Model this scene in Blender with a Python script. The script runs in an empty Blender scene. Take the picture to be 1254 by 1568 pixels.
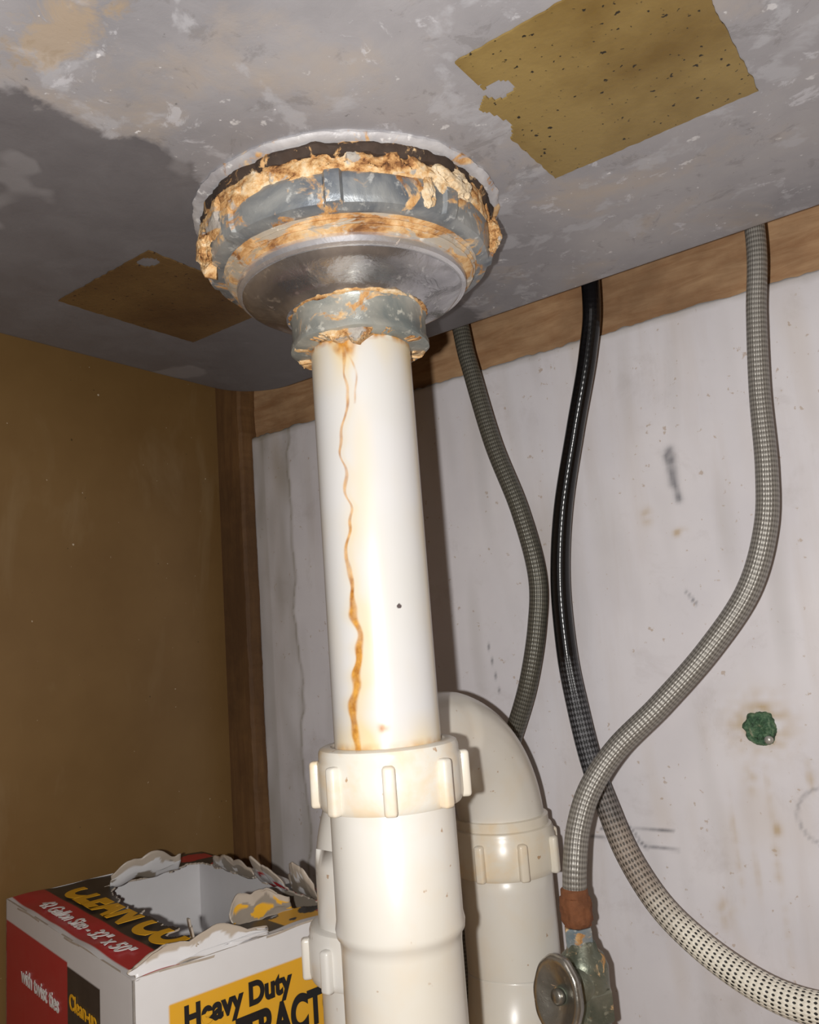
import bpy, bmesh, math, random
from mathutils import Vector, Matrix, noise
random.seed(3)
S=bpy.context.scene
try:
    S.view_settings.view_transform='Standard'
except Exception as e: print(e)

# ---------------- camera ----------------
YAW,PIT,ROL=math.radians(36),math.radians(9),math.radians(4.4)
Fw=Vector((-math.sin(YAW)*math.cos(PIT),math.cos(YAW)*math.cos(PIT),math.sin(PIT)))
R0=Vector((math.cos(YAW),math.sin(YAW),0)); U0=R0.cross(Fw)
Rc=math.cos(ROL)*R0-math.sin(ROL)*U0; Uc=math.sin(ROL)*R0+math.cos(ROL)*U0
cd=bpy.data.cameras.new('camera'); cam=bpy.data.objects.new('camera',cd); S.collection.objects.link(cam)
cd.sensor_fit='HORIZONTAL'; cd.sensor_width=36; cd.lens=36; cd.clip_start=.005
cam.matrix_world=Matrix((Rc,Uc,-Fw)).transposed().to_4x4()
S.camera=cam

# ---------------- helpers ----------------
def empty(name):
    e=bpy.data.objects.new(name,None); e.empty_display_size=.02; S.collection.objects.link(e); return e
def mkobj(name,verts,faces,mat=None,parent=None,smooth=True):
    me=bpy.data.meshes.new(name); me.from_pydata([tuple(v) for v in verts],[],faces); me.update()
    ob=bpy.data.objects.new(name,me); S.collection.objects.link(ob)
    if mat: me.materials.append(mat)
    if smooth: me.polygons.foreach_set('use_smooth',[True]*len(me.polygons))
    if parent: ob.parent=parent
    return ob
def frombm(name,bm,mat=None,parent=None,smooth=False):
    bmesh.ops.recalc_face_normals(bm,faces=bm.faces)
    me=bpy.data.meshes.new(name); bm.to_mesh(me); bm.free()
    ob=bpy.data.objects.new(name,me); S.collection.objects.link(ob)
    if mat: me.materials.append(mat)
    if smooth: me.polygons.foreach_set('use_smooth',[True]*len(me.polygons))
    if parent: ob.parent=parent
    return ob
def lathe(name,prof,c,mat,parent=None,seg=96,disp=None,cap=True,smooth=True,sub=1):
    if sub>1:
        q=[]
        for k in range(len(prof)-1):
            for t in range(sub): q.append(tuple(prof[k][i]+(prof[k+1][i]-prof[k][i])*t/sub for i in (0,1)))
        prof=q+[prof[-1]]
    V=[];F=[]
    n=len(prof)
    for (r,z) in prof:
        for i in range(seg):
            a=2*math.pi*i/seg; rr,zz=(r,z) if disp is None else disp(r,z,a)
            V.append((c[0]+rr*math.cos(a),c[1]+rr*math.sin(a),zz))
    for j in range(n-1):
        for i in range(seg):
            k=(i+1)%seg
            F.append((j*seg+i,j*seg+k,(j+1)*seg+k,(j+1)*seg+i))
    if cap:
        F.append(tuple(range(seg))[::-1]); F.append(tuple((n-1)*seg+i for i in range(seg)))
    ob=mkobj(name,V,F,mat,parent,smooth)
    bm=bmesh.new(); bm.from_mesh(ob.data); bmesh.ops.recalc_face_normals(bm,faces=bm.faces); bm.to_mesh(ob.data); bm.free()
    if smooth:
        try: ob.data.set_sharp_from_angle(angle=math.radians(40))
        except Exception: pass
    return ob
def crom(pts,n):
    P=[Vector(p) for p in pts]; P=[P[0]*2-P[1]]+P+[P[-1]*2-P[-2]]
    out=[];T=[]
    for i in range(1,len(P)-2):
        for k in range(n):
            t=k/n;a,b,c,d=P[i-1],P[i],P[i+1],P[i+2]
            out.append(.5*((2*b)+(c-a)*t+(2*a-5*b+4*c-d)*t*t+(3*b-a-3*c+d)*t**3)); T.append(i-1+t)
    out.append(P[-2].copy());T.append(len(pts)-1)
    return out,T
def tube(name,pts,rad,mat,parent=None,seg=24,n=14,smoothpath=True):
    if smoothpath: C,T=crom(pts,n)
    else: C=[Vector(p) for p in pts];T=list(range(len(pts)))
    if not hasattr(rad,'__len__'): rad=[rad]*len(pts)
    rad=list(rad)+[rad[-1]]*(len(pts)-len(rad))
    V=[];UV=[];L=0;nrm=None
    for i,c in enumerate(C):
        t=(C[min(i+1,len(C)-1)]-C[max(i-1,0)]).normalized()
        if nrm is None:
            nrm=t.cross(Vector((.3,.2,1)) if abs(t.z)<.9 else Vector((1,0,0))).normalized()
        nrm=(nrm-t*nrm.dot(t)).normalized(); b=t.cross(nrm)
        if i: L+=(C[i]-C[i-1]).length
        k=min(int(T[i]),len(rad)-2); r=rad[k]+(rad[k+1]-rad[k])*(T[i]-k)
        for j in range(seg):
            a=2*math.pi*j/seg; V.append(c+(nrm*math.cos(a)+b*math.sin(a))*r)
        UV.append(L)
    F=[]
    m=len(C)
    me=bpy.data.meshes.new(name)
    for i in range(m-1):
        for j in range(seg):
            k=(j+1)%seg; F.append((i*seg+j,i*seg+k,(i+1)*seg+k,(i+1)*seg+j))
    nf=len(F)
    F.append(tuple(range(seg))[::-1]);F.append(tuple((m-1)*seg+j for j in range(seg)))
    me.from_pydata([tuple(v) for v in V],[],F)
    uv=me.uv_layers.new(name='UVMap')
    li=0
    for fi in range(nf):
        i,j=divmod(fi,seg)
        for (ii,jj) in ((i,j),(i,j+1),(i+1,j+1),(i+1,j)):
            uv.data[li].uv=(jj/seg,UV[ii]); li+=1
    me.polygons.foreach_set('use_smooth',[True]*len(me.polygons))
    me.materials.append(mat)
    ob=bpy.data.objects.new(name,me); S.collection.objects.link(ob)
    if parent: ob.parent=parent
    return ob
def addbox(bm,center,dims,axes=None,bev=0,segs=2):
    b2=bmesh.new(); bmesh.ops.create_cube(b2,size=1)
    for v in b2.verts: v.co=Vector((v.co.x*dims[0],v.co.y*dims[1],v.co.z*dims[2]))
    if bev: bmesh.ops.bevel(b2,geom=list(b2.edges),offset=bev,segments=segs,affect='EDGES',profile=.5)
    Mx=Matrix.Identity(3) if axes is None else Matrix(axes).transposed()
    for v in b2.verts: v.co=Mx@v.co+Vector(center)
    me=bpy.data.meshes.new('t'); b2.to_mesh(me); b2.free(); bm.from_mesh(me); bpy.data.meshes.remove(me)
def box(name,lo,hi,mat,parent=None,bev=.0):
    bm=bmesh.new(); lo=Vector(lo);hi=Vector(hi)
    addbox(bm,(lo+hi)/2,hi-lo,None,bev); return frombm(name,bm,mat,parent)

# ---------------- materials ----------------
class NM:
    def __init__(s,name):
        s.m=bpy.data.materials.new(name); s.m.use_nodes=True; s.t=s.m.node_tree; s.n=s.t.nodes; s.l=s.t.links
        s.b=s.n['Principled BSDF']; s.tc=s.n.new('ShaderNodeTexCoord')
    def noise(s,scale,det=4,rough=.55,vec=None,stretch=None,dist=0):
        x=s.n.new('ShaderNodeTexNoise'); x.inputs['Scale'].default_value=scale; x.inputs['Detail'].default_value=det
        x.inputs['Roughness'].default_value=rough; x.inputs['Distortion'].default_value=dist
        v=vec or s.tc.outputs['Object']
        if stretch:
            mp=s.n.new('ShaderNodeMapping'); mp.inputs['Scale'].default_value=stretch; s.l.new(v,mp.inputs['Vector']); v=mp.outputs[0]
        s.l.new(v,x.inputs['Vector']); return x.outputs['Fac']
    def ramp(s,fac,stops):
        r=s.n.new('ShaderNodeValToRGB'); e=r.color_ramp.elements
        while len(e)<len(stops): e.new(.5)
        for k,(p,c) in enumerate(stops):
            e[k].position=p; e[k].color=(c if len(c)==4 else (*c,1)) if hasattr(c,'__len__') else (c,c,c,1)
        s.l.new(fac,r.inputs[0]); return r.outputs[0]
    def mix(s,fac,a,b,mode='MIX'):
        x=s.n.new('ShaderNodeMix'); x.data_type='RGBA'; x.blend_type=mode
        for inp,val in ((x.inputs[0],fac),(x.inputs[6],a),(x.inputs[7],b)):
            if isinstance(val,(int,float)): inp.default_value=val
            elif hasattr(val,'__len__'): inp.default_value=(*val,1)
            else: s.l.new(val,inp)
        return x.outputs[2]
    def math(s,op,a,b=None,c=None):
        x=s.n.new('ShaderNodeMath'); x.operation=op
        for i,val in enumerate((a,b,c)):
            if val is None: continue
            if isinstance(val,(int,float)): x.inputs[i].default_value=val
            else: s.l.new(val,x.inputs[i])
        return x.outputs[0]
    def maprange(s,v,a,b,c=0,d=1):
        x=s.n.new('ShaderNodeMapRange'); s.l.new(v,x.inputs[0])
        for i,q in enumerate((a,b,c,d)): x.inputs[i+1].default_value=q
        return x.outputs[0]
    def sep(s,v=None):
        x=s.n.new('ShaderNodeSeparateXYZ'); s.l.new(v or s.tc.outputs['Object'],x.inputs[0]); return x.outputs
    def attr(s,name):
        x=s.n.new('ShaderNodeAttribute'); x.attribute_name=name; return x
    def bump(s,h,strength=.3,dist=.001):
        x=s.n.new('ShaderNodeBump'); x.inputs['Distance'].default_value=dist
        if isinstance(strength,(int,float)): x.inputs['Strength'].default_value=strength
        else: s.l.new(strength,x.inputs['Strength'])
        s.l.new(h,x.inputs['Height']); s.l.new(x.outputs[0],s.b.inputs['Normal'])
    def col(s,c):
        if hasattr(c,'__len__'): s.b.inputs['Base Color'].default_value=(*c,1)
        else: s.l.new(c,s.b.inputs['Base Color'])
    def set(s,rough=None,metal=None):
        for k,v in (('Roughness',rough),('Metallic',metal)):
            if v is None: continue
            if isinstance(v,(int,float)): s.b.inputs[k].default_value=v
            else: s.l.new(v,s.b.inputs[k])
def simple(name,c,rough=.5,metal=0,var=.15,scale=60,bump=.1):
    m=NM(name); n=m.noise(scale)
    m.col(m.mix(n,tuple(x*(1-var) for x in c),tuple(min(1,x*(1+var)) for x in c))); m.set(rough,metal)
    if bump: m.bump(n,bump,.001)
    return m.m

def sinkmat():
    m=NM('sink_coating')
    n1=m.noise(11,5,.6,dist=.2); n2=m.noise(48,5,.6,dist=.35); n3=m.noise(300,4,.6); n4=m.noise(22,6,.65,dist=.3); n5=m.noise(75,6,.7,dist=.5); n6=m.noise(150,3,.6)
    base=m.ramp(n1,[(.3,(.225,.22,.235)),(.5,(.31,.30,.315)),(.7,(.38,.36,.36))])
    base=m.mix(m.math('MULTIPLY',m.ramp(n4,[(.50,0),(.66,1)]),.5),base,(.42,.34,.26))
    base=m.mix(m.math('MULTIPLY',m.ramp(n2,[(.56,0),(.62,1)]),.55),base,(.43,.43,.46))
    base=m.mix(m.math('MULTIPLY',m.ramp(n5,[(.61,0),(.66,1)]),.5),base,(.58,.58,.62))
    base=m.mix(m.math('MULTIPLY',m.ramp(n5,[(.36,1),(.42,0)]),.4),base,(.17,.16,.16))
    base=m.mix(m.math('MULTIPLY',m.ramp(n6,[(.68,0),(.72,1)]),.6),base,(.66,.65,.66))
    base=m.mix(m.ramp(n3,[(.70,0),(.74,.8)]),base,(.75,.74,.76))
    base=m.mix(m.ramp(n3,[(.24,.7),(.30,0)]),base,(.12,.11,.11))
    x,y,z=m.sep()
    dx=m.math('MULTIPLY',m.math('ADD',x,.180),50); dy=m.math('MULTIPLY',m.math('ADD',y,-.108),80)
    rr=m.math('SQRT',m.math('ADD',m.math('MULTIPLY',dx,dx),m.math('MULTIPLY',dy,dy)))
    rr=m.math('ADD',rr,m.math('MULTIPLY',m.math('SUBTRACT',n5,.5),3.2))
    base=m.mix(m.maprange(rr,.9,.4,0,.45),base,(.46,.32,.16))
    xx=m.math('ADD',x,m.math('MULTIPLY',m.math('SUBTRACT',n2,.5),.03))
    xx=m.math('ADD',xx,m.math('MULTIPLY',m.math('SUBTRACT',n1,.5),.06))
    dk=m.maprange(xx,-.212,-.208,1,0)  # base colour turns darker left of the drain, along a ragged line
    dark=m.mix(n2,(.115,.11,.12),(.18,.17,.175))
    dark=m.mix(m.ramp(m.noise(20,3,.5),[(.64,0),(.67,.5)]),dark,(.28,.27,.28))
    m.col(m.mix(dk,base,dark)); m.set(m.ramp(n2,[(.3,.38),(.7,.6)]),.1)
    m.bump(n5,.25,.0008); return m.m
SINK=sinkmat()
def padmat(name,a,b,sp=(.015,.01,.003)):
    m=NM(name); n1=m.noise(26,5); n2=m.noise(420,2,.5); n3=m.noise(60,3)
    c=m.mix(m.ramp(n1,[(.35,0),(.65,1)]),a,b)
    c=m.mix(m.ramp(m.math('ADD',n2,m.math('MULTIPLY',m.math('SUBTRACT',n3,.5),.12)),[(.67,0),(.70,1)]),c,sp)
    m.col(c); m.set(.5); m.bump(n2,.3,.0006); return m.m
PAD=padmat('asphalt_pad_yellow',(.135,.080,.016),(.235,.160,.05))
PAD2=padmat('asphalt_pad_brown',(.07,.035,.012),(.115,.065,.022),(.03,.015,.008))
def rustcol(m,n=None):
    n=n or m.noise(90,7,.7,dist=.5)
    return m.ramp(n,[(.27,(.04,.015,.006)),(.37,(.24,.10,.03)),(.48,(.50,.27,.10)),(.58,(.66,.44,.22)),(.70,(.72,.58,.40)),(.85,(.74,.69,.60))])
def crustmat():
    m=NM('corrosion_crust'); n=m.noise(70,7,.7,dist=.6,stretch=(1,1,1.8)); n2=m.noise(380,5,.7); g=m.noise(55,5,.6,dist=.6)
    f=m.math('ADD',m.math('MULTIPLY',n,.7),m.math('MULTIPLY',n2,.3))
    c=rustcol(m,m.maprange(f,.34,.66,.24,.82))
    c=m.mix(m.ramp(g,[(.60,0),(.64,.8)]),c,m.mix(n2,(.24,.25,.25),(.44,.44,.43)))
    c=m.mix(m.ramp(g,[(.34,.8),(.38,0)]),c,(.05,.022,.01))
    m.col(c); m.set(.8); m.bump(f,.7,.0016); return m.m
CRUST=crustmat()
def metalrust(name,base,base2,amt,rough=.35,metal=.7,scale=70,stretch=None):
    m=NM(name); n=m.noise(scale,6,.65,dist=.8,stretch=stretch); k=m.noise(45,5,.6,dist=.6); f=m.noise(260,4,.6)
    b=m.mix(m.ramp(k,[(.35,0),(.65,1)]),base,base2)
    b=m.mix(m.ramp(f,[(.6,0),(.7,.6)]),b,tuple(min(1,x*1.9) for x in base2))
    mask=m.ramp(n,[(amt,0),(amt+.06,1)])
    m.col(m.mix(mask,b,rustcol(m))); m.set(m.mix(mask,(rough,)*3,(.85,)*3),m.math('MULTIPLY',m.math('SUBTRACT',1,mask),metal))
    m.bump(m.math('ADD',n,m.math('MULTIPLY',f,.3)),.35,.001); return m.m
NUTM=metalrust('zinc_lock_nut',(.16,.18,.205),(.40,.41,.40),.55,.38,.45)
CHROME=metalrust('strainer_steel',(.38,.38,.40),(.62,.62,.64),.68,.20,.9,60)
RIMM=metalrust('strainer_rim_steel',(.66,.66,.69),(.82,.82,.84),.66,.26,.8,90)
THREAD=metalrust('rusty_threads',(.52,.42,.29),(.52,.49,.44),.46,.4,.3,60,(1,1,5))
COLLAR=metalrust('zinc_collar',(.20,.225,.22),(.44,.43,.38),.56,.42,.35,60)
CAULK=metalrust('grey_caulk',(.34,.33,.35),(.56,.55,.56),.56,.45,.2,60)
DARKG=metalrust('black_gasket',(.02,.012,.008),(.05,.03,.02),.54,.8,0,120)
def pvc(name,a,b,attr=False,spots=True,tintz=None):
    m=NM(name); n=m.noise(16,4); s=m.noise(260,2,.5); 
    c=m.mix(m.ramp(n,[(.35,0),(.7,1)]),a,b)
    if tintz:
        k=m.noise(50,5,.6,dist=.3)
        c=m.mix(m.math('MULTIPLY',m.ramp(k,[(.48,0),(.68,1)]),tintz),c,(.72,.50,.24))
    if spots: c=m.mix(m.ramp(s,[(.72,0),(.76,.7)]),c,(.35,.17,.05))
    if attr:
        A=m.attr('rust'); B=m.attr('tint')
        c=m.mix(B.outputs['Fac'],c,(.70,.55,.29))
        c=m.mix(A.outputs['Fac'],c,m.ramp(m.noise(300,3),[(.3,(.33,.12,.02)),(.7,(.66,.34,.07))]))
        c=m.mix(m.attr('dot').outputs['Fac'],c,(.10,.08,.08))
    m.col(c); m.set(.3); m.b.inputs['Coat Weight'].default_value=.15; m.bump(n,.05,.001); return m.m
PIPE=pvc('pvc_white_stained',(.635,.63,.63),(.61,.60,.57),True,False)
PVC2=pvc('pvc_cream',(.69,.67,.63),(.66,.62,.54),tintz=.12)
PVC2A=pvc('pvc_cream_stained',(.70,.67,.60),(.67,.60,.48),tintz=.5)

# ---------------- room ----------------
ZS=.165; WY=.410; WX=-.463; FZ=-.36; CZ=.35
def woodmat(name,a,b,sc=(1,1,1),rough=.7):
    m=NM(name); n=m.noise(30,6,.6,stretch=sc,dist=.5); n2=m.noise(14,5,.65)
    c=m.mix(m.ramp(n,[(.3,0),(.7,1)]),a,b); c=m.mix(m.math('MULTIPLY',m.ramp(n2,[(.35,1),(.6,0)]),.6),c,tuple(x*.45 for x in a))
    m.col(c); m.set(rough); m.bump(n,.3,.001); return m.m
def leftmat():
    m=NM('brown_painted_panel'); n=m.noise(7,5,.6); s=m.noise(300,2,.5); w=m.noise(60,4,.6); k=m.noise(22,5,.6,stretch=(1,1,.4),dist=.6)
    c=m.mix(m.ramp(n,[(.3,0),(.7,1)]),(.165,.090,.029),(.225,.132,.048))
    c=m.mix(m.math('MULTIPLY',m.ramp(k,[(.55,0),(.7,1)]),.25),c,(.34,.25,.14))
    c=m.mix(m.ramp(s,[(.755,0),(.775,.8)]),c,(.65,.56,.42))
    c=m.mix(m.ramp(s,[(.22,.9),(.24,0)]),c,(.05,.03,.01))
    m.col(c); m.set(.42); m.bump(w,.15,.001); return m.m
LEFTM=leftmat()
LEDG=woodmat('ledger_wood',(.32,.165,.075),(.52,.33,.18),(1,1,6))
POST=woodmat('corner_post_wood',(.115,.052,.017),(.18,.09,.03),(6,6,.6))
FLOORM=woodmat('cabinet_floor_wood',(.28,.18,.10),(.36,.25,.15),(1,8,1))
box('wall_left',(WX-.015,-.35,FZ),(WX,WY+.03,CZ),LEFTM)
box('wall_right',(.45,-.35,FZ),(.465,WY+.03,CZ),LEFTM)
box('floor',(WX-.015,-.35,FZ-.015),(.465,WY+.03,FZ),FLOORM)
box('ceiling',(WX-.015,-.35,CZ),(.465,WY+.03,CZ+.02),woodmat('countertop_underside',(.22,.14,.08),(.3,.2,.12)))
box('trim_1',(WX,WY+.004,.10),(.45,WY+.022,CZ-.06),LEDG,bev=.001)
def nz(x,y,z,s): return noise.noise(Vector((x*s,y*s,z*s)))
def post():
    V=[];F=[];n=260
    prof=[(WX,-.010),(-.4400,-.010),(-.4375,-.0085),(-.4365,0),(-.4365,.004)]
    for j in range(n+1):
        z=FZ+(.30-FZ)*j/n
        for k,(x,y) in enumerate(prof):
            w=(0 if k==0 else .0009*nz(1,0,z,60)+.0006*nz(4,0,z,240))
            V.append((x+w,WY+y,z))
    m_=len(prof)
    for j in range(n):
        for k in range(m_-1): F.append((j*m_+k,j*m_+k+1,(j+1)*m_+k+1,(j+1)*m_+k))
    mkobj('trim_2',V,F,POST,None,False)
post()
def wallback():
    m=NM('white_painted_panel')
    n=m.noise(12,5,.6); st=m.noise(40,5,.6,stretch=(1,1,.12)); sp=m.noise(230,3,.6); sm=m.noise(26,6,.7,dist=.4)
    c=m.mix(m.ramp(n,[(.3,0),(.7,1)]),(.655,.63,.665),(.75,.725,.75))
    c=m.mix(m.ramp(st,[(.50,0),(.75,.45)]),c,(.56,.49,.45))
    c=m.mix(m.ramp(sm,[(.56,0),(.75,.5)]),c,(.50,.46,.46))
    c=m.mix(m.ramp(sp,[(.67,0),(.72,.75)]),c,(.47,.37,.30))
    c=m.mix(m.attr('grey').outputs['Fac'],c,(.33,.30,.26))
    c=m.mix(m.attr('brown').outputs['Fac'],c,(.50,.38,.24))
    c=m.mix(m.attr('dark').outputs['Fac'],c,(.13,.13,.15))
    m.col(c); m.set(.45); m.bump(n,.2,.002); return m.m
WB=wallback()
def build_wall():
    x0,x1,z0,z1=-.437,.45,FZ,.157; st=.0014
    nx=int((.05-x0)/st); nzv=int((z1+.22)/st)
    xs=[x0+(.05-x0)*i/nx for i in range(nx+1)]+[.15,.30,x1]; zs=[z0,-.29]+[-.22+(z1+.22)*j/nzv for j in range(nzv+1)]
    W=len(xs);H=len(zs)
    V=[];G=[];B=[];D=[]
    blobsB=[(-.1320,.0440,.003,.002,.8),(-.1476,.0548,.003,.004,.5),(-.1336,-.1368,.004,.006,.5),(-.1058,-.0503,.0125,.0115,.75),(-.1133,-.0741,.003,.008,.35),
            (-.1242,-.1069,.0014,.02,.3),(-.1164,-.1177,.0014,.012,.25),(-.1070,-.1111,.002,.012,.3),(-.1065,-.0768,.0016,.02,.25),(-.1066,-.1390,.0015,.02,.25),(-.0879,-.0732,.0015,.006,.5),(-.1050,-.0968,.002,.003,.6)]
    dk=[(-.1335,.0835,-.1299,.0604,.0018),(-.1318,.0860,-.1316,.0692,.0024),(-.1976,-.1064,-.1518,-.1100,.0006),(-.1916,-.1021,-.1538,-.1007,.0005),(-.1771,-.0992,-.1682,-.1105,.0006),
        (-.1325,.0146,-.1282,.0077,.0006),(-.2499,-.0003,-.2446,-.0319,.0003)]
    cx,cz=-.0829,-.0903; xg=-.4003
    for j,z in enumerate(zs):
        for i,x in enumerate(xs):
            zz=z
            if j==H-1: zz=z+.0015*nz(x,3,0,60)+.001*nz(x,7,0,220)
            V.append((x,WY+.0008*nz(x,0,z,9),zz))
            g=0
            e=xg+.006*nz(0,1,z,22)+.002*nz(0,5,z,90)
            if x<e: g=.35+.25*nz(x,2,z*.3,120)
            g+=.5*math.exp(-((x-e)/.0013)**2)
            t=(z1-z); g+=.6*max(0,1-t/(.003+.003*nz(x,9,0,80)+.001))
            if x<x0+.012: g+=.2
            g+=.45*max(0,nz(x*1.2,21,z*.2,60)-.12)
            b=0
            for (bx_,bz_,rx,rz,am) in blobsB:
                q=((x-bx_)/rx)**2+((z-bz_)/rz)**2
                if q<5: b=max(b,am*math.exp(-q)*(1+1.4*nz(x,1,z,250)+.8*nz(x,6,z,90)))
            b+=.5*max(0,nz(x,4,z*.15,70)-.15)*max(0,1-(z1-z)/.14)
            b+=.35*max(0,nz(x,14,z*.3,90)-.12)*max(0,min(1,(-z+.02)/.08))*(1 if x>-.17 else 0)
            d=0
            for (ax_,az_,bx2,bz2,w) in dk:
                dx,dz=bx2-ax_,bz2-az_; L=dx*dx+dz*dz; t=max(0,min(1,((x-ax_)*dx+(z-az_)*dz)/L))
                dd=math.hypot(x-ax_-t*dx,z-az_-t*dz)
                if dd<w*3: d=max(d,math.exp(-(dd/w)**2)*(.75+.35*nz(x,1,z,300)))
            rr=math.hypot(x-cx,z-cz)
            d=max(d,.5*math.exp(-((rr-.0125-.0008*nz(x,1,z,90))/.0006)**2))
            G.append(max(0,min(1,g)));B.append(max(0,min(1,b)));D.append(max(0,min(1,d)))
    F=[(j*W+i,j*W+i+1,(j+1)*W+i+1,(j+1)*W+i) for j in range(H-1) for i in range(W-1)]
    o=len(V)
    for i in range(W): V.append((xs[i],WY+.004,V[(H-1)*W+i][2]))
    for i in range(W-1): F.append(((H-1)*W+i,(H-1)*W+i+1,o+i+1,o+i))
    G+=[1]*W;B+=[.3]*W;D+=[0]*W
    o2=len(V)
    for j in range(H): V.append((x0,WY+.004,zs[j]))
    for j in range(H-1): F.append((j*W,(j+1)*W,o2+j+1,o2+j))
    G+=[.6]*H;B+=[.3]*H;D+=[0]*H
    o3=len(V)
    V+= [(x0,WY+.004,z0),(x1,WY+.004,z0),(x1,WY+.004,z1),(x0,WY+.004,z1)]; F.append((o3,o3+3,o3+2,o3+1)); G+=[0]*4;B+=[0]*4;D+=[0]*4
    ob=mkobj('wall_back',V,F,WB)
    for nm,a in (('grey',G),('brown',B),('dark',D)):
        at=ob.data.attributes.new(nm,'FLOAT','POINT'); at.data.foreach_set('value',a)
build_wall()
box('wall_back_substrate',(WX-.015,WY+.022,FZ),(.465,WY+.03,CZ),POST)

# ---------------- sink ----------------
sink=empty('kitchen_sink')
def rrect(x0,x1,y0,y1,R,n=14):
    P=[]
    for (cx,cy,a0) in ((x1-R,y1-R,0),(x0+R,y1-R,90),(x0+R,y0+R,180),(x1-R,y0+R,270)):
        for k in range(n+1):
            a=math.radians(a0+90*k/n); P.append((cx+R*math.cos(a),cy+R*math.sin(a)))
    return P
def sinkbowl():
    X0,X1,Y0,Y1=-.387,.012,-.05,.366; f=.007
    rings=[]
    for k in range(7):
        a=math.pi/2*k/6; ins=f*(1-math.sin(a)); z=ZS+f*(1-math.cos(a)); rings.append((ins,z))
    rings.append((-.004,.30)); rings.append((-.006,.338)); rings.append((-.03,.341)); rings.append((-.03,.347))
    V=[];F=[]
    for ins,z in rings:
        for p in rrect(X0+ins,X1-ins,Y0+ins,Y1-ins,max(.035-ins*.5,.02)): V.append((*p,z))
    N=len(V)//len(rings)
    for j in range(len(rings)-1):
        for i in range(N): F.append((j*N+i,j*N+(i+1)%N,(j+1)*N+(i+1)%N,(j+1)*N+i))
    F.append(tuple(range(N)))
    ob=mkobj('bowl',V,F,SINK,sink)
    bm=bmesh.new(); bm.from_mesh(ob.data); bmesh.ops.recalc_face_normals(bm,faces=bm.faces); bm.to_mesh(ob.data); bm.free()
sinkbowl()
def pad(name,x0,x1,y0,y1,mat,holes=[]):
    st=.001; V=[];F=[];idx={}
    nx=int((x1-x0)/st);ny=int((y1-y0)/st)
    def inside(x,y):
        for hx,hy,rx,ry in holes:
            if ((x-hx)/rx)**2+((y-hy)/ry)**2<1+.6*nz(x,y,0,110): return True
        return False
    def vid(i,j):
        if (i,j) not in idx:
            x=x0+(x1-x0)*i/nx; y=y0+(y1-y0)*j/ny
            if i in(0,nx): x+=.0007*nz(x,y,1,300)
            if j in(0,ny): y+=.0007*nz(x,y,2,300)
            idx[(i,j)]=len(V); V.append((x,y,ZS-.0007))
        return idx[(i,j)]
    for i in range(nx):
        for j in range(ny):
            if inside(x0+(x1-x0)*(i+.5)/nx,y0+(y1-y0)*(j+.5)/ny): continue
            F.append((vid(i,j),vid(i,j+1),vid(i+1,j+1),vid(i+1,j)))
    ob=mkobj(name,V,F,mat,sink,False)
    so=ob.modifiers.new('s','SOLIDIFY'); so.thickness=.0006; so.offset=-1
pad('sound_pad_1',-.1135,-.042,.187,.2635,PAD,[(-.116,.196,.010,.014),(-.104,.2065,.0045,.005),(-.114,.222,.004,.010)])
pad('sound_pad_2',-.3285,-.2615,.194,.270,PAD2,[(-.270,.200,.005,.004)])

# ---------------- strainer ----------------
PX,PY=-.188,.235; PC=(PX,PY); SC=(PX-.0012,PY-.0008)
CA=math.atan2(-PY,-PX)
st=empty('sink_strainer')
def rough(amp,s,seed=0,zamp=0):
    def f(r,z,a):
        v=Vector((math.cos(a)*r*s,math.sin(a)*r*s,z*s+seed))
        n=noise.fractal(v,.8,2.1,5); return r+amp*n, z+zamp*noise.noise(v*1.7)
    return f
def wrap(t): return (t+math.pi)%(2*math.pi)-math.pi
def caulkf(r,z,a):
    n=noise.noise(Vector((math.cos(a)*2.5,math.sin(a)*2.5,3))); v=Vector((math.cos(a)*r*120,math.sin(a)*r*120,z*120))
    k=noise.fractal(v,.8,2.1,4)
    return (r+.0012*n+.0009*k if r>.052 else r), z+.0003*k
lathe('caulk_ring',[(.050,ZS+.001),(.0590,ZS+.0005),(.0593,ZS-.0008),(.0583,ZS-.0017),(.0568,ZS-.0023),(.050,ZS-.0023)],SC,CAULK,st,300,caulkf,sub=2)
lathe('gasket',[(.050,ZS-.001),(.0556,ZS-.0018),(.0562,ZS-.0035),(.0554,ZS-.0062),(.050,ZS-.007)],SC,DARKG,st,240,rough(.0014,130,5,.0008),sub=2)
def crust(r,z,a):
    ca,sa=math.cos(a),math.sin(a)
    n=noise.fractal(Vector((ca*5,sa*5,z*190)),.8,2.1,5)
    n2=noise.fractal(Vector((ca*24,sa*24,z*420)),.7,2.1,3)
    n3=noise.noise(Vector((ca*4,sa*4,7)))
    n5=noise.noise(Vector((ca*9,sa*9,z*260+9)))
    terr=math.floor(n*4+.5)/4      # layered, peeling flakes
    pit=max(0,min(1,(n5-.30)/.06))
    t=wrap(a-CA)
    left=max(0,1-abs(t+1.35)/.85); right=max(0,1-abs(t-1.4)/.5)
    if r<.050: return r,z
    zf=min(1,max(0,(ZS-.006-z)/.007))
    return r+.0009*terr+.0003*n2+.0012*left-.0006-.0014*pit, z+.0006*terr+.0004*n2-.010*left*zf*(1+.8*n3)-.003*right*zf-.0014*zf*n3+.0018*(1-zf)*n3
lathe('crust_ring',[(.045,ZS-.0050),(.0530,ZS-.0050),(.0556,ZS-.0058),(.0563,ZS-.0074),(.0563,ZS-.0098),(.0558,ZS-.0114),(.0548,ZS-.0123),(.048,ZS-.0126)],SC,CRUST,st,520,crust,sub=5)
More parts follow.
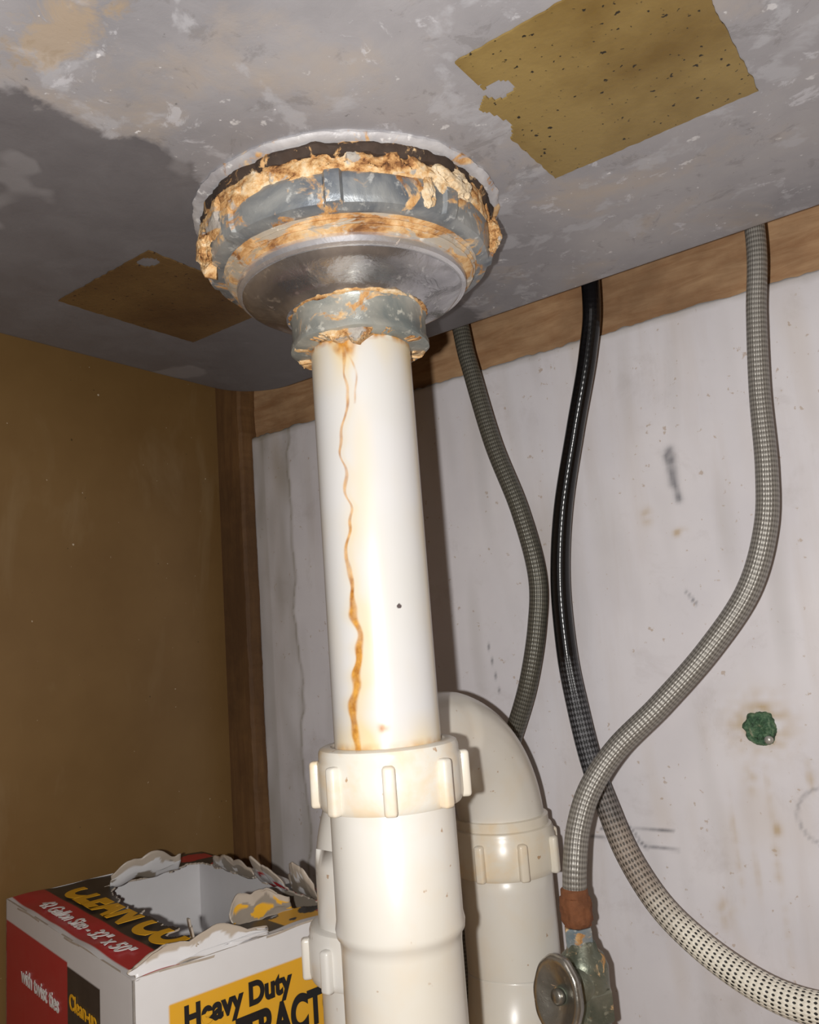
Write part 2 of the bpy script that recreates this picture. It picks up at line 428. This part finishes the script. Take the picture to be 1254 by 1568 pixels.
def lug(r,z,a):
    k=(1 if (math.cos(8*(a-CA)+.55)>.90) else 0)*(1 if r>.05 else 0)
    return r+.0014*k+.0004*nz(math.cos(a)*5,math.sin(a)*5,z*100,1),z
lathe('lock_nut',[(.045,ZS-.011),(.0540,ZS-.0115),(.0547,ZS-.0135),(.0543,ZS-.0195),(.0532,ZS-.0222),(.050,ZS-.0235),(.046,ZS-.0235)],SC,NUTM,st,360,lug,sub=2)
pr=[(.044,ZS-.0200)]
for k in range(4):
    z=ZS-.0212-k*.0016; pr+=[(.0490-k*.0009,z),(.0497-k*.0009,z-.0006),(.0485-k*.0009,z-.0014)]
pr+=[(.042,ZS-.0280)]
lathe('thread_ring',pr,SC,THREAD,st,240,rough(.0003,200,3))
lathe('steel_rim',[(.030,ZS-.024),(.0425,ZS-.0262),(.0438,ZS-.0274),(.0442,ZS-.0294),(.0439,ZS-.0310),(.0430,ZS-.0317),(.0422,ZS-.0319),(.0400,ZS-.0315)],SC,RIMM,st,240,cap=False)
lathe('steel_cup',[(.0418,ZS-.0310),(.0422,ZS-.0319),(.0412,ZS-.0330),(.0390,ZS-.0343),(.0360,ZS-.0356),(.0325,ZS-.0369),(.0295,ZS-.0382),(.0272,ZS-.0395),(.0262,ZS-.0406),(.02,ZS-.0410)],SC,CHROME,st,240,rough(.0003,40,2,.0005))
def hexish(r,z,a):
    return r*(1+.012*math.cos(8*(a-CA))),z+.0004*nz(math.cos(a)*3,math.sin(a)*3,0,1)
lathe('collar_bead',[(.022,ZS-.0385),(.0255,ZS-.0390),(.0266,ZS-.0399),(.0266,ZS-.0406),(.0255,ZS-.0412),(.022,ZS-.0413)],PC,CRUST,st,240,rough(.0008,200,9,.0004),sub=2)
lathe('coupling_collar',[(.019,ZS-.038),(.0245,ZS-.0385),(.0258,ZS-.0395),(.0260,ZS-.0410),(.0254,ZS-.0418),(.0254,ZS-.0505),(.0262,ZS-.0515),(.0262,ZS-.0535),(.0250,ZS-.0542),(.0190,ZS-.0542)],PC,COLLAR,st,200,hexish)
def crust2(r,z,a):
    n=noise.fractal(Vector((math.cos(a)*4,math.sin(a)*4,z*120)),.7,2.2,5)
    n3=noise.noise(Vector((math.cos(a)*3,math.sin(a)*3,4)))
    t=wrap(a-CA); hang=max(0,1-abs(t+.25)/.5)
    low=1 if z<ZS-.0535 else 0
    return r+.0005*n-.0003,z+low*(.0018*math.floor(n*3+.5)/3-.0034*hang*(1+n3*1.5)+.0004-.0016*n3)
lathe('collar_rust',[(.0195,ZS-.0530),(.0255,ZS-.0532),(.0258,ZS-.0540),(.0243,ZS-.0546),(.0205,ZS-.0544)],PC,CRUST,st,360,crust2,sub=3)
def lump(name,ang,r,z,sx,sz,seed,mat,th=.003,k0=.35):
    bm=bmesh.new(); bmesh.ops.create_icosphere(bm,subdivisions=6,radius=1)
    t=Vector((-math.sin(ang),math.cos(ang),0)); n=Vector((math.cos(ang),math.sin(ang),0)); c=Vector((*SC,0))+n*r+Vector((0,0,z))
    for v in bm.verts:
        k=noise.fractal(v.co*1.1+Vector((seed,0,0)),.9,2.1,5); h=noise.noise(v.co*2.3+Vector((0,seed,4)))
        hole=max(0,min(1,(h-.25)/.05))
        s=1+k0*k
        q=v.co*s; q.y*= (1-.8*hole); v.co=c+t*q.x*sx+n*q.y*th+Vector((0,0,1))*q.z*sz
    frombm(name,bm,mat,st,True)
def lumpmat():
    m=NM('pale_corrosion'); n=m.noise(120,6,.7,dist=.4)
    m.col(m.ramp(n,[(.28,(.10,.05,.02)),(.38,(.50,.30,.13)),(.5,(.66,.52,.34)),(.7,(.70,.62,.50))])); m.set(.85); m.bump(n,.7,.0016); return m.m
LUMPM=lumpmat()
lump('corrosion_lump_1',CA+.76,.0540,ZS-.0100,.0098,.0056,3,LUMPM,.0036,.3)
lump('corrosion_lump_2',CA+.54,.0540,ZS-.0165,.0030,.0055,9,LUMPM,.0020,.3)
lump('corrosion_lump_3',CA-1.25,.0560,ZS-.018,.007,.0060,14,CRUST)
lump('corrosion_lump_5',CA+1.35,.0560,ZS-.015,.004,.006,31,CRUST)

# ---------------- tailpiece ----------------
path=[(.125,-.34),(.104,-.34),(.088,-.31),(.069,-.55),(.060,-.42),(.055,-.49),(.0475,-.38),(.0415,-.45),(.030,-.56),(.022,-.47),(.012,-.48),(.004,-.38),(-.003,-.43),(-.012,-.50),(-.020,-.63),(-.033,-.58),(-.06,-.58)]
def tailpiece():
    r=.0190; seg=400; z1=.118; z0=-.05; n=600; V=[];Ru=[];Ti=[];Do=[]
    for j in range(n+1):
        z=z0+(z1-z0)*j/n
        th=-.34
        for k in range(len(path)-1):
            if path[k+1][0]<=z<=path[k][0]: 
                f=(z-path[k+1][0])/(path[k][0]-path[k+1][0]); f=f*f*(3-2*f); th=path[k+1][1]+(path[k][1]-path[k+1][1])*f; break
        th+=.05*nz(0,2,z,160)
        low=max(0,min(1,(.040-z)/.04))
        wth=(.030+.050*low)*(1+.9*nz(3,2,z,130))
        for i in range(seg):
            a=2*math.pi*i/seg; V.append((PX+r*math.cos(a),PY+r*math.sin(a),z))
            t=wrap(a-CA)
            n1=nz(math.cos(a)*2,math.sin(a)*2,z*60,1)
            n3=nz(math.cos(a)*9,math.sin(a)*9,z*300,1)
            ru=math.exp(-(abs(t-th)/wth)**5)*(.62+.38*low+.5*max(0,nz(5,1,z,90)))*(1+.3*n3)
            th2=-.16+.16*nz(1,0,z,90)
            if z>.085: ru=max(ru,.45*math.exp(-((t-th2)/.018)**2)*(1+n3))
            hang=max(0,1-abs(t+.28)/.4)
            top=max(0,1-(.1115-z)/(.003+.010*hang)); ru=max(ru,top*(.9+1.6*n3+n1))
            bot=max(0,1-(z+.036)/.004); ru=max(ru,.6*bot*(1+n3+n1))
            ru=max(ru,.9*math.exp(-((t+.06)/.085)**2-((z+.0275)/.0016)**2)*(1+n3))
            Ru.append(max(0,min(1,ru)))
            ti=.32*math.exp(-((t+.20)/.30)**2)*(.6+1.0*n1)+.55*math.exp(-((t-th-.06)/(wth*2.6))**2)*(.35+.65*low)  # soft cream highlight painted down the front, plus staining beside the rust streak
            ti+=.6*max(0,1-(z+.036)/.014)*(1+n1)+.5*max(0,1-(.108-z)/.02)*max(0,.5+n1*1.5)
            ti+=.40*math.exp(-((t-1.25)/.14)**2)+.15*max(0,n1)
            Ti.append(max(0,min(.8,ti)))
            Do.append(1 if ((t-.385)/.045)**2+((z-.0125)/.0009)**2<1 else 0)
    F=[(j*seg+i,j*seg+(i+1)%seg,(j+1)*seg+(i+1)%seg,(j+1)*seg+i) for j in range(n) for i in range(seg)]
    F.append(tuple(range(seg))[::-1]);F.append(tuple(n*seg+i for i in range(seg)))
    ob=mkobj('drain_tailpiece_pipe',V,F,PIPE)
    for nm,a in (('rust',Ru),('tint',Ti),('dot',Do)):
        at=ob.data.attributes.new(nm,'FLOAT','POINT'); at.data.foreach_set('value',a)
tailpiece()

# ---------------- trap ----------------
trap=empty('drain_trap')
def slipnut(name,c,ztop,h,r,mat,a0,ribs=8,parent=trap):
    lathe(name,[(r*.78,ztop-.0005),(r*.80,ztop+.0002),(r*.90,ztop+.0002),(r*.955,ztop-.0004),(r*.975,ztop-.0018),(r*.975,ztop-.004),(r,ztop-.005),(r,ztop-h+.003),(r*.985,ztop-h+.001),(r*.96,ztop-h),(r*.85,ztop-h)],c,mat,parent,120)
    bm=bmesh.new()
    for k in range(ribs):
        a=a0+2*math.pi*k/ribs; n=Vector((math.cos(a),math.sin(a),0)); t=Vector((-math.sin(a),math.cos(a),0))
        addbox(bm,Vector((c[0],c[1],ztop-h*.5-.0022))+n*(r+.0006),(.0044,.0044,h*.78),(t,n,Vector((0,0,1))),.0013,3)
    frombm(name+'_ribs',bm,mat,parent,True)
slipnut('slip_nut_top',PC,-.0345,.0205,.0255,PVC2A,CA-.02)
lathe('coupling',[(.019,-.050),(.0219,-.0545),(.0219,-.0920),(.0224,-.0945),(.0221,-.0967),(.0211,-.0980),(.0208,-.101),(.0208,-.14)],PC,PVC2,trap,96)
LX,LY=-.2185,.3570
d=Vector((LX-PX,LY-PY,0)); D=d.length; dn=d.normalized(); Rj=D/2
pts=[Vector((PX,PY,-.12))]
for k in range(0,25):
    a=math.pi*k/24; pts.append(Vector((PX,PY,-.15))+dn*(Rj-Rj*math.cos(a))-Vector((0,0,1))*Rj*math.sin(a))
pts.append(Vector((LX,LY,-.105)))
tube('j_bend',pts,[.0207]*10+[.0215]*10+[.0222],PVC2,trap,48,4)
slipnut('slip_nut_leg',(LX,LY),-.090,.021,.0250,PVC2A,CA+.2)
VX,VY=-.2285,.2638
a1=Vector((LX,LY,0));a2=Vector((VX,VY,0)); mid=(a1+a2)/2; hv=(a1-a2)/2; Ra=hv.length
pts=[Vector((LX,LY,-.108))]
for k in range(0,25):
    a=math.pi*k/24; pts.append(Vector((mid.x,mid.y,-.090))+hv*math.cos(a)+Vector((0,0,Ra*math.sin(a))))
pts.append(Vector((VX,VY,-.15))); pts.append(Vector((VX,VY,FZ+.001)))
tube('return_bend',pts,[.0208]*12+[.0200]*4+[.0188],PVC2,trap,48,4)
lathe('bend_lip',[(.019,-.0850),(.0226,-.0858),(.0226,-.0905),(.019,-.091)],(LX,LY),PVC2A,trap,64)
slipnut('slip_nut_down',(VX,VY),-.107,.0195,.0232,PVC2,math.pi)
lathe('floor_flange',[(.02,FZ+.006),(.035,FZ+.005),(.038,FZ+.001),(.038,FZ)],(VX,VY),PVC2,trap,64)

# ---------------- hoses ----------------
def braid(name,c1,c2,metal,stages=None,density=26,pitch=.0022,bs=.4,thr0=(.2,.8)):
    m=NM(name); uv=m.n.new('ShaderNodeUVMap'); uv.uv_map='UVMap'
    sx,sy,_=m.sep(uv.outputs[0])
    u=m.math('MULTIPLY',sx,2*math.pi*density/2); v=m.math('MULTIPLY',sy,2*math.pi/pitch/2)
    s1=m.math('SINE',m.math('ADD',u,v)); s2=m.math('SINE',m.math('SUBTRACT',u,v))
    p=m.math('MULTIPLY_ADD',m.math('MULTIPLY',s1,s2),.5,.5)
    c=m.mix(m.ramp(p,[(thr0[0],0),(thr0[1],1)]),c1,c2)
    n=m.noise(40,5); strength=bs; rg=.4
    if stages:
        prev=None
        for (v0,v1,d1,d2,thr) in stages:
            mr=m.maprange(m.math('ADD',sy,m.math('MULTIPLY',m.math('SUBTRACT',m.noise(90,4),.5),.03)),v0,v1)
            if prev is None: strength=m.maprange(mr,0,1,.12,.6); rg=m.maprange(mr,0,1,.2,.5)
            prev=mr
            c=m.mix(mr,c,m.mix(m.ramp(m.math('ADD',p,m.math('MULTIPLY',m.math('SUBTRACT',m.noise(200,3),.5),.5)),[(thr,0),(thr+.12,1)]),d1,d2))
    else: c=m.mix(m.math('MULTIPLY',n,.25),c,(.12,.09,.07))
    m.col(c); m.set(rg,metal); m.bump(p,strength,.0006); return m.m
BR1=braid('steel_braid',(.17,.16,.145),(.42,.405,.37),.35)
BR2=braid('dull_steel_braid',(.055,.055,.045),(.17,.165,.135),.3)
BLK=braid('black_rubber_hose',(.003,.003,.0035),(.005,.005,.006),.0,[(.36,.385,(.015,.015,.017),(.13,.13,.14),.5),(.425,.455,(.09,.075,.06),(.36,.30,.25),.3),(.475,.505,(.02,.018,.016),(.84,.79,.68),.22)],22,.0028)
def path3(s,ys): return [Vector((float(a.split()[0])*1e-4,y,float(a.split()[1])*1e-4)) for a,y in zip(s.split(','),ys)]
def hose(P,r,mat,pre,post=[]):
    P=[P[0]+Vector(q) for q in pre]+P+[Vector(q) for q in post]
    e=empty('supply_hose'); tube('braided_tube',P,r,mat,e,32,20); return e,P
PA=path3('-2346 1716,-2313 1493,-2228 1056,-2115 668,-2053 304,-2085 28,-2174 -277,-2307 -551,-2399 -728',[.388,.389,.391,.393,.394,.394,.394,.396,.398])
PB=path3('-1538 1706,-1600 1409,-1738 1026,-1871 632,-1940 257,-1945 -119,-1916 -404,-1869 -663,-1803 -880,-1718 -1102,-1580 -1305,-1409 -1447,-1215 -1548,-1029 -1599,-829 -1602,-571 -1561',[.386,.388,.392,.396,.398,.398,.398,.397,.396,.395,.393,.391,.388,.385,.383,.38])
PCc=path3('-719 1705,-766 1358,-805 1000,-824 639,-863 376,-967 110,-1160 -136,-1393 -371,-1595 -553,-1718 -721,-1777 -887,-1796 -1050,-1807 -1179',[.385,.386,.388,.388,.387,.384,.380,.374,.368,.362,.357,.353,.352])
hose(PA,.0050,BR2,[(-.012,.002,.17),(-.006,0,.06)],[(-.262,.402,-.10),(-.280,.402,-.18),(-.29,.402,FZ)])
hose(PB,[.0047]*5+[.005,.0052,.0054,.0056,.0056,.0058,.006,.0062,.0064,.0066,.0068,.0068,.0068],BLK,[(0,0,.17),(0,0,.06)],[(.09,.37,-.25),(.10,.37,FZ)])
hc_,PH=hose(PCc,[.0044]*4+[.0046,.0049,.0051,.0052,.0052,.0052,.0052,.0054,.0054],BR1,[(0,0,.17),(0,0,.06)])
ex,ey,ez=PH[-1]

# ---------------- valve ----------------
valve=empty('shutoff_valve')
RUST=simple('rusty_iron',(.20,.075,.03),.85,.1,.5,220,.8)
GRN=metalrust('corroded_brass',(.10,.12,.09),(.28,.28,.22),.60,.4,.6,120)
BLU=metalrust('blue_patina_brass',(.22,.30,.36),(.55,.53,.48),.54,.4,.5,150)
HND=metalrust('dull_chrome_handle',(.26,.25,.22),(.46,.44,.40),.64,.3,.85,120)
def hexnut(name,c,z0,z1,r,mat):
    lathe(name,[(r*.8,z1),(r*.93,z1),(r,z1-.001),(r,z0+.001),(r*.93,z0),(r*.8,z0)],c,mat,valve,6,smooth=False)
lathe('hose_ferrule',[(.005,ez+.004),(.0061,ez+.003),(.0063,ez-.004),(.005,ez-.005)],(ex,ey),RUST,hc_,40)
lathe('rusty_nut',[(.005,ez+.001),(.0066,ez+.0),(.0072,ez-.003),(.0068,ez-.0065),(.0073,ez-.010),(.0062,ez-.0120),(.005,ez-.0125)],(ex,ey),RUST,hc_,60,rough(.0009,300,3),sub=2)
hexnut('inlet_nut',(ex,ey),ez-.021,ez-.0126,.0066,BLU)
vb=(ex+.001,ey)
lathe('valve_body',[(.005,ez-.018),(.0062,ez-.019),(.0070,ez-.0225),(.0095,ez-.0245),(.0105,ez-.029),(.0105,ez-.040),(.0085,ez-.043),(.0082,ez-.052),(.0100,ez-.054),(.0100,ez-.062),(.006,ez-.063)],vb,GRN,valve,48,rough(.0006,200,8))
hexnut('outlet_nut',vb,ez-.050,ez-.037,.0122,GRN)
bodyc=Vector((vb[0],vb[1],ez-.035))
hc=Vector((-.1787,.325,-.1495))
ax=(hc-bodyc).normalized(); hn=Vector((-.25,-.96,.08)).normalized()
tube('stem',[bodyc,bodyc+ax*.012,bodyc+ax*.0121,hc],[.0075,.0075,.004,.0035],GRN,valve,24,4,False)
tube('riser',[Vector((vb[0],vb[1],ez-.060)),Vector((vb[0],vb[1],FZ))],.0075,GRN,valve,24,2,False)
def handle():
    up=Vector((.1,0,1)); up=(up-hn*up.dot(hn)).normalized(); sd=hn.cross(up)
    prof=[(0,-.0015),(.3,-.0012),(.55,.0006),(.8,.0022),(.93,.0028),(1,.0015),(.97,-.0012),(.8,-.0012),(.5,-.0030),(.2,-.005),(0,-.005)]
    V=[];F=[];seg=96
    for (r,h) in prof:
        for i in range(seg):
            a=2*math.pi*i/seg; sc=1+.012*math.cos(10*a)*(1 if r>.9 else 0)
            V.append(hc+sd*math.cos(a)*r*.0125*sc+up*math.sin(a)*r*.0165*sc+hn*h)
    for j in range(len(prof)-1):
        for i in range(seg):
            k=(i+1)%seg; F.append((j*seg+i,j*seg+k,(j+1)*seg+k,(j+1)*seg+i))
    mkobj('oval_handle',V,F,HND,valve)
    tube('handle_screw',[hc-hn*.001,hc+hn*.0016,hc+hn*.0026],[.0032,.0032,.002],HND,valve,24,3,False)
handle()

# ---------------- wall plug ----------------
plug=empty('wall_plug'); pc=Vector((-.1061,WY,-.0520))
def plugm():
    V=[];F=[];seg=90;prof=[(0,.0015),(.25,.0015),(.4,.0035),(.6,.0030),(.7,.0015),(.85,.003),(1,.0012),(1.08,-.0012)]
    for r,h in prof:
        for i in range(seg):
            a=2*math.pi*i/seg; rr=r*.0072*(1+.22*noise.noise(Vector((math.cos(a)*1.8,math.sin(a)*1.8,1)))+.06*noise.noise(Vector((math.cos(a)*7,math.sin(a)*7,r))))
            V.append((pc.x+math.cos(a)*rr,WY-h+.001*nz(math.cos(a)*3,r*3,math.sin(a)*3,1),pc.z+math.sin(a)*rr*1.05))
    for j in range(len(prof)-1):
        for i in range(seg):
            k=(i+1)%seg;F.append((j*seg+i,j*seg+k,(j+1)*seg+k,(j+1)*seg+i))
    m=NM('green_plastic'); n=m.noise(260,5,.7); m.col(m.ramp(n,[(.35,(.02,.045,.025)),(.5,(.06,.14,.07)),(.64,(.18,.25,.15)),(.71,(.45,.38,.28))])); m.set(.6); m.bump(n,.8,.002)
    mkobj('plug_head',V,F,m.m,plug)
    q=Vector((pc.x+.004,WY-.003,pc.z-.0045)); tube('plug_screw',[q,q+Vector((0,-.002,0))],.0018,BLU,plug,20,2,False)
plugm()

# ---------------- box ----------------
bx=empty('trash_bag_box')
BZ=-.119; C0=Vector((-.293,.201,0)); e1=Vector((.22,.975,0)).normalized(); e2=Vector((-e1.y,e1.x,0)); LA=.112; LB=.170
BH=BZ-FZ
def W(a,b,z): return C0+e1*a+e2*b+Vector((0,0,z))
def cardmat():
    m=NM('printed_cardboard'); a=m.attr('col'); n=m.noise(120,4); c=m.mix(m.math('MULTIPLY',n,.12),a.outputs['Color'],(.35,.3,.25)); m.col(c); m.set(.38); m.bump(m.noise(30,3),.1,.001); return m.m
CARD=cardmat()
RAW=simple('torn_grey_cardboard',(.40,.34,.28),.9,0,.35,160,.6)
WHITE=(.70,.69,.70);RED=(.45,.010,.018);BLK_=(.012,.012,.014);YEL=(.74,.38,.012);GREY=(.26,.22,.175)
def sheet(name,fn,na,nb,colf,keep=None,thick=.0009):
    V=[];F=[];idx={};Cc=[]
    def vid(i,j):
        if (i,j) not in idx:
            idx[(i,j)]=len(V); V.append(fn(i/na,j/nb)); Cc.append((*colf(i/na,j/nb),1))
        return idx[(i,j)]
    for i in range(na):
        for j in range(nb):
            if keep and not keep((i+.5)/na,(j+.5)/nb): continue
            F.append((vid(i,j),vid(i+1,j),vid(i+1,j+1),vid(i,j+1)))
    ob=mkobj(name,V,F,CARD,bx,False)
    at=ob.data.attributes.new('col','FLOAT_COLOR','POINT'); at.data.foreach_set('color',[c for q in Cc for c in q])
    ob.data.materials.append(RAW)
    so=ob.modifiers.new('s','SOLIDIFY'); so.thickness=thick; so.offset=-1; so.material_offset_rim=1
    return ob
def cr(u,v):
    a=u*LA;z=BZ-BH*(1-v)
    if a>.014 and a<LA-.003 and (BZ-z)>.0130: return YEL
    return WHITE
sheet('side_printed',lambda u,v:W(u*LA,0,BZ-BH*(1-v)),115,300,cr)
def cf(u,v):
    b=(1-u)*LB; t=BH*(1-v)
    if .034<b<.074 and .012<t<.044: return BLK_
    if .034<b<.074 and .044<=t<.2: return YEL
    if b>=.074 and t>.010: return RED
    return WHITE
sheet('front_printed',lambda u,v:W(0,(1-u)*LB,BZ-BH*(1-v)),185,300,cf)
sheet('back_side',lambda u,v:W(LA,u*LB,BZ-BH*(1-v)),90,60,lambda u,v:GREY if u*LB<.070+.01*nz(v,3,0,9) else WHITE)
sheet('far_side',lambda u,v:W(LA*(1-u),LB,BZ-BH*(1-v)),40,60,lambda u,v:WHITE)
sheet('bottom',lambda u,v:W(LA*(1-u),v*LB,FZ+.001),10,10,lambda u,v:WHITE)
def kept(a,b):
    n=nz(a,b,1,90)*.008+nz(a,b,1,350)*.0015
    return not (a+n>.037+.010*max(0,(b-.11)/.05)-.008*max(0,1-b/.05) and a+n*.6<LA-.010 and b+n>.022 and b+n<.146)
def ct(u,v):
    a=u*LA;b=v*LB
    if a<.003: return WHITE
    if a<.019: return RED
    if b<.004: return WHITE
    if a<.052:  return BLK_
    if a>LA-.013 and .060<b<.11: return WHITE if nz(a,b,8,50)>-.1 else RED
    if b<.06: return BLK_ if (a<.070 or nz(a,b,5,90)<-.05) else (RED if a>.092 else YEL)
    return RED if nz(a,b,8,60)>.1 else BLK_
sheet('top_torn',lambda u,v:W(u*LA,v*LB,BZ+.0012*nz(u,v,0,5)),130,190,ct,lambda u,v:kept(u*LA,v*LB))
def flap(name,p0,p1,out,h,seed,mat=CARD,col=WHITE,curl=.5,tip=RED):
    p0=Vector(p0);p1=Vector(p1);out=Vector(out);V=[];F=[];nu,nv=36,16;Cc=[]
    for i in range(nu+1):
        u=i/nu; hh=h*(.45+.7*abs(noise.noise(Vector((u*2.4,seed,0))))+.5*math.sin(u*math.pi)+.07*noise.noise(Vector((u*12,seed,2))))
        for j in range(nv+1):
            v=j/nv; s=v*hh; ang=curl*v*1.6
            p=p0.lerp(p1,u)+out*s*math.cos(ang)+Vector((0,0,1))*s*math.sin(ang+.5)+(Vector((0,0,.0022))+out*.0015)*noise.noise(Vector((u*4,v*3,seed)))
            p+= (p1-p0)*.08*noise.noise(Vector((v*2,seed,u*2)))*v
            V.append(p)
            edge=.72+.2*noise.noise(Vector((u*9,seed,5)))
            Cc.append((*((col if noise.noise(Vector((u*3,v*3,seed)))<.15 else tip) if v<edge else (.45,.38,.31)),1))
    for i in range(nu):
        for j in range(nv): F.append((i*(nv+1)+j,(i+1)*(nv+1)+j,(i+1)*(nv+1)+j+1,i*(nv+1)+j+1))
    ob=mkobj(name,V,F,mat,bx,True)
    at=ob.data.attributes.new('col','FLOAT_COLOR','POINT'); at.data.foreach_set('color',[c for q in Cc for c in q])
    so=ob.modifiers.new('s','SOLIDIFY'); so.thickness=.0008; ob.data.materials.append(RAW); so.material_offset_rim=1
flap('flap_1',W(.030,.006,BZ),W(.042,.038,BZ),Vector((.5,-.5,0)),.012,1,CARD,WHITE,.2,GREY)
flap('flap_2',W(LA-.010,.050,BZ),W(LA-.010,.076,BZ),-e1*.7,.016,4,CARD,WHITE,.3,RED)
flap('flap_3',W(LA-.010,.022,BZ),W(LA-.010,.044,BZ),-e1*.6,.018,7,CARD,GREY,.5,WHITE)
flap('flap_4',W(.045,.142,BZ),W(.085,.142,BZ),-e2*.6,.014,9,CARD,WHITE,.5,GREY)
flap('flap_5',W(.055,.022,BZ),W(.086,.022,BZ),e2*.7,.011,12,CARD,GREY,.5,YEL)
flap('flap_6',W(LA-.010,.085,BZ),W(LA-.010,.130,BZ),-e1*.4,.007,18,CARD,GREY,.6,WHITE)
flap('flap_7',W(.001,.0005,BZ),W(.060,.0005,BZ),e2*.5,.007,25,CARD,WHITE,.5,WHITE)
TXB=simple('black_ink',(.012,.012,.014),.4,0,.1,60,0); TXW=simple('white_ink',(.72,.71,.70),.4,0,.05,60,0); TXY=simple('yellow_ink',(.74,.38,.012),.4,0,.05,60,0)
def text(name,s,org,xd,yd,size,mat,off=.02,sx=1,clip=None):
    cu=bpy.data.curves.new(name,'FONT'); cu.body=s; cu.size=size; cu.offset=size*off; cu.extrude=.0001
    ob=bpy.data.objects.new(name,cu); S.collection.objects.link(ob)
    dg=bpy.context.evaluated_depsgraph_get(); me=bpy.data.meshes.new_from_object(ob.evaluated_get(dg)); bpy.data.objects.remove(ob)
    nd=xd.cross(yd).normalized()
    for v in me.vertices: v.co=Vector(org)+xd*v.co.x*sx+yd*v.co.y+nd*(v.co.z+.0003)
    if clip is not None:
        bm=bmesh.new(); bm.from_mesh(me)
        bmesh.ops.bisect_plane(bm,geom=bm.verts[:]+bm.edges[:]+bm.faces[:],plane_co=clip,plane_no=yd,clear_outer=True); bm.to_mesh(me); bm.free()
    me.materials.clear(); me.materials.append(mat)
    o=bpy.data.objects.new(name,me); S.collection.objects.link(o); o.parent=bx
Z=Vector((0,0,1))
text('text_heavy_duty','Heavy Duty',W(.020,0,BZ-.0245),e1,Z,.0122,TXB,.045,.84)
text('text_contractor','CONTRACTOR',W(.016,0,BZ-.0415),e1,Z,.0190,TXB,.045,.66)
text('text_clean_up','Clean-up',W(0,.071,BZ-.028),-e2,Z,.0090,TXY,.02)
text('text_twist_ties','with twist ties',W(0,.142,BZ-.034),-e2,Z,.0100,TXW,.02)
text('text_size','42 Gallon Size - 32" x 50"',W(.0065,.138,BZ+.001),-e2,e1,.0105,TXW,.02)
text('text_top','CLEAN CO',W(.0225,.150,BZ+.001),-e2,e1,.026,TXY,.05,1.0,W(.034,0,BZ))

# ---------------- lights ----------------
lp=-Rc*.020-Uc*.004
ld=bpy.data.lights.new('phone_flash','POINT'); ld.energy=4.8; ld.shadow_soft_size=.003; ld.color=(1,.975,.94)
lo=bpy.data.objects.new('phone_flash',ld); lo.location=lp; S.collection.objects.link(lo)
w=bpy.data.worlds.new('world'); S.world=w; w.use_nodes=True; w.node_tree.nodes['Background'].inputs[0].default_value=(.9,.93,1,1); w.node_tree.nodes['Background'].inputs[1].default_value=.03

bpy.context.view_layer.update()
for o in list(S.objects):
    if o.parent is None: o.location.z+=-FZ
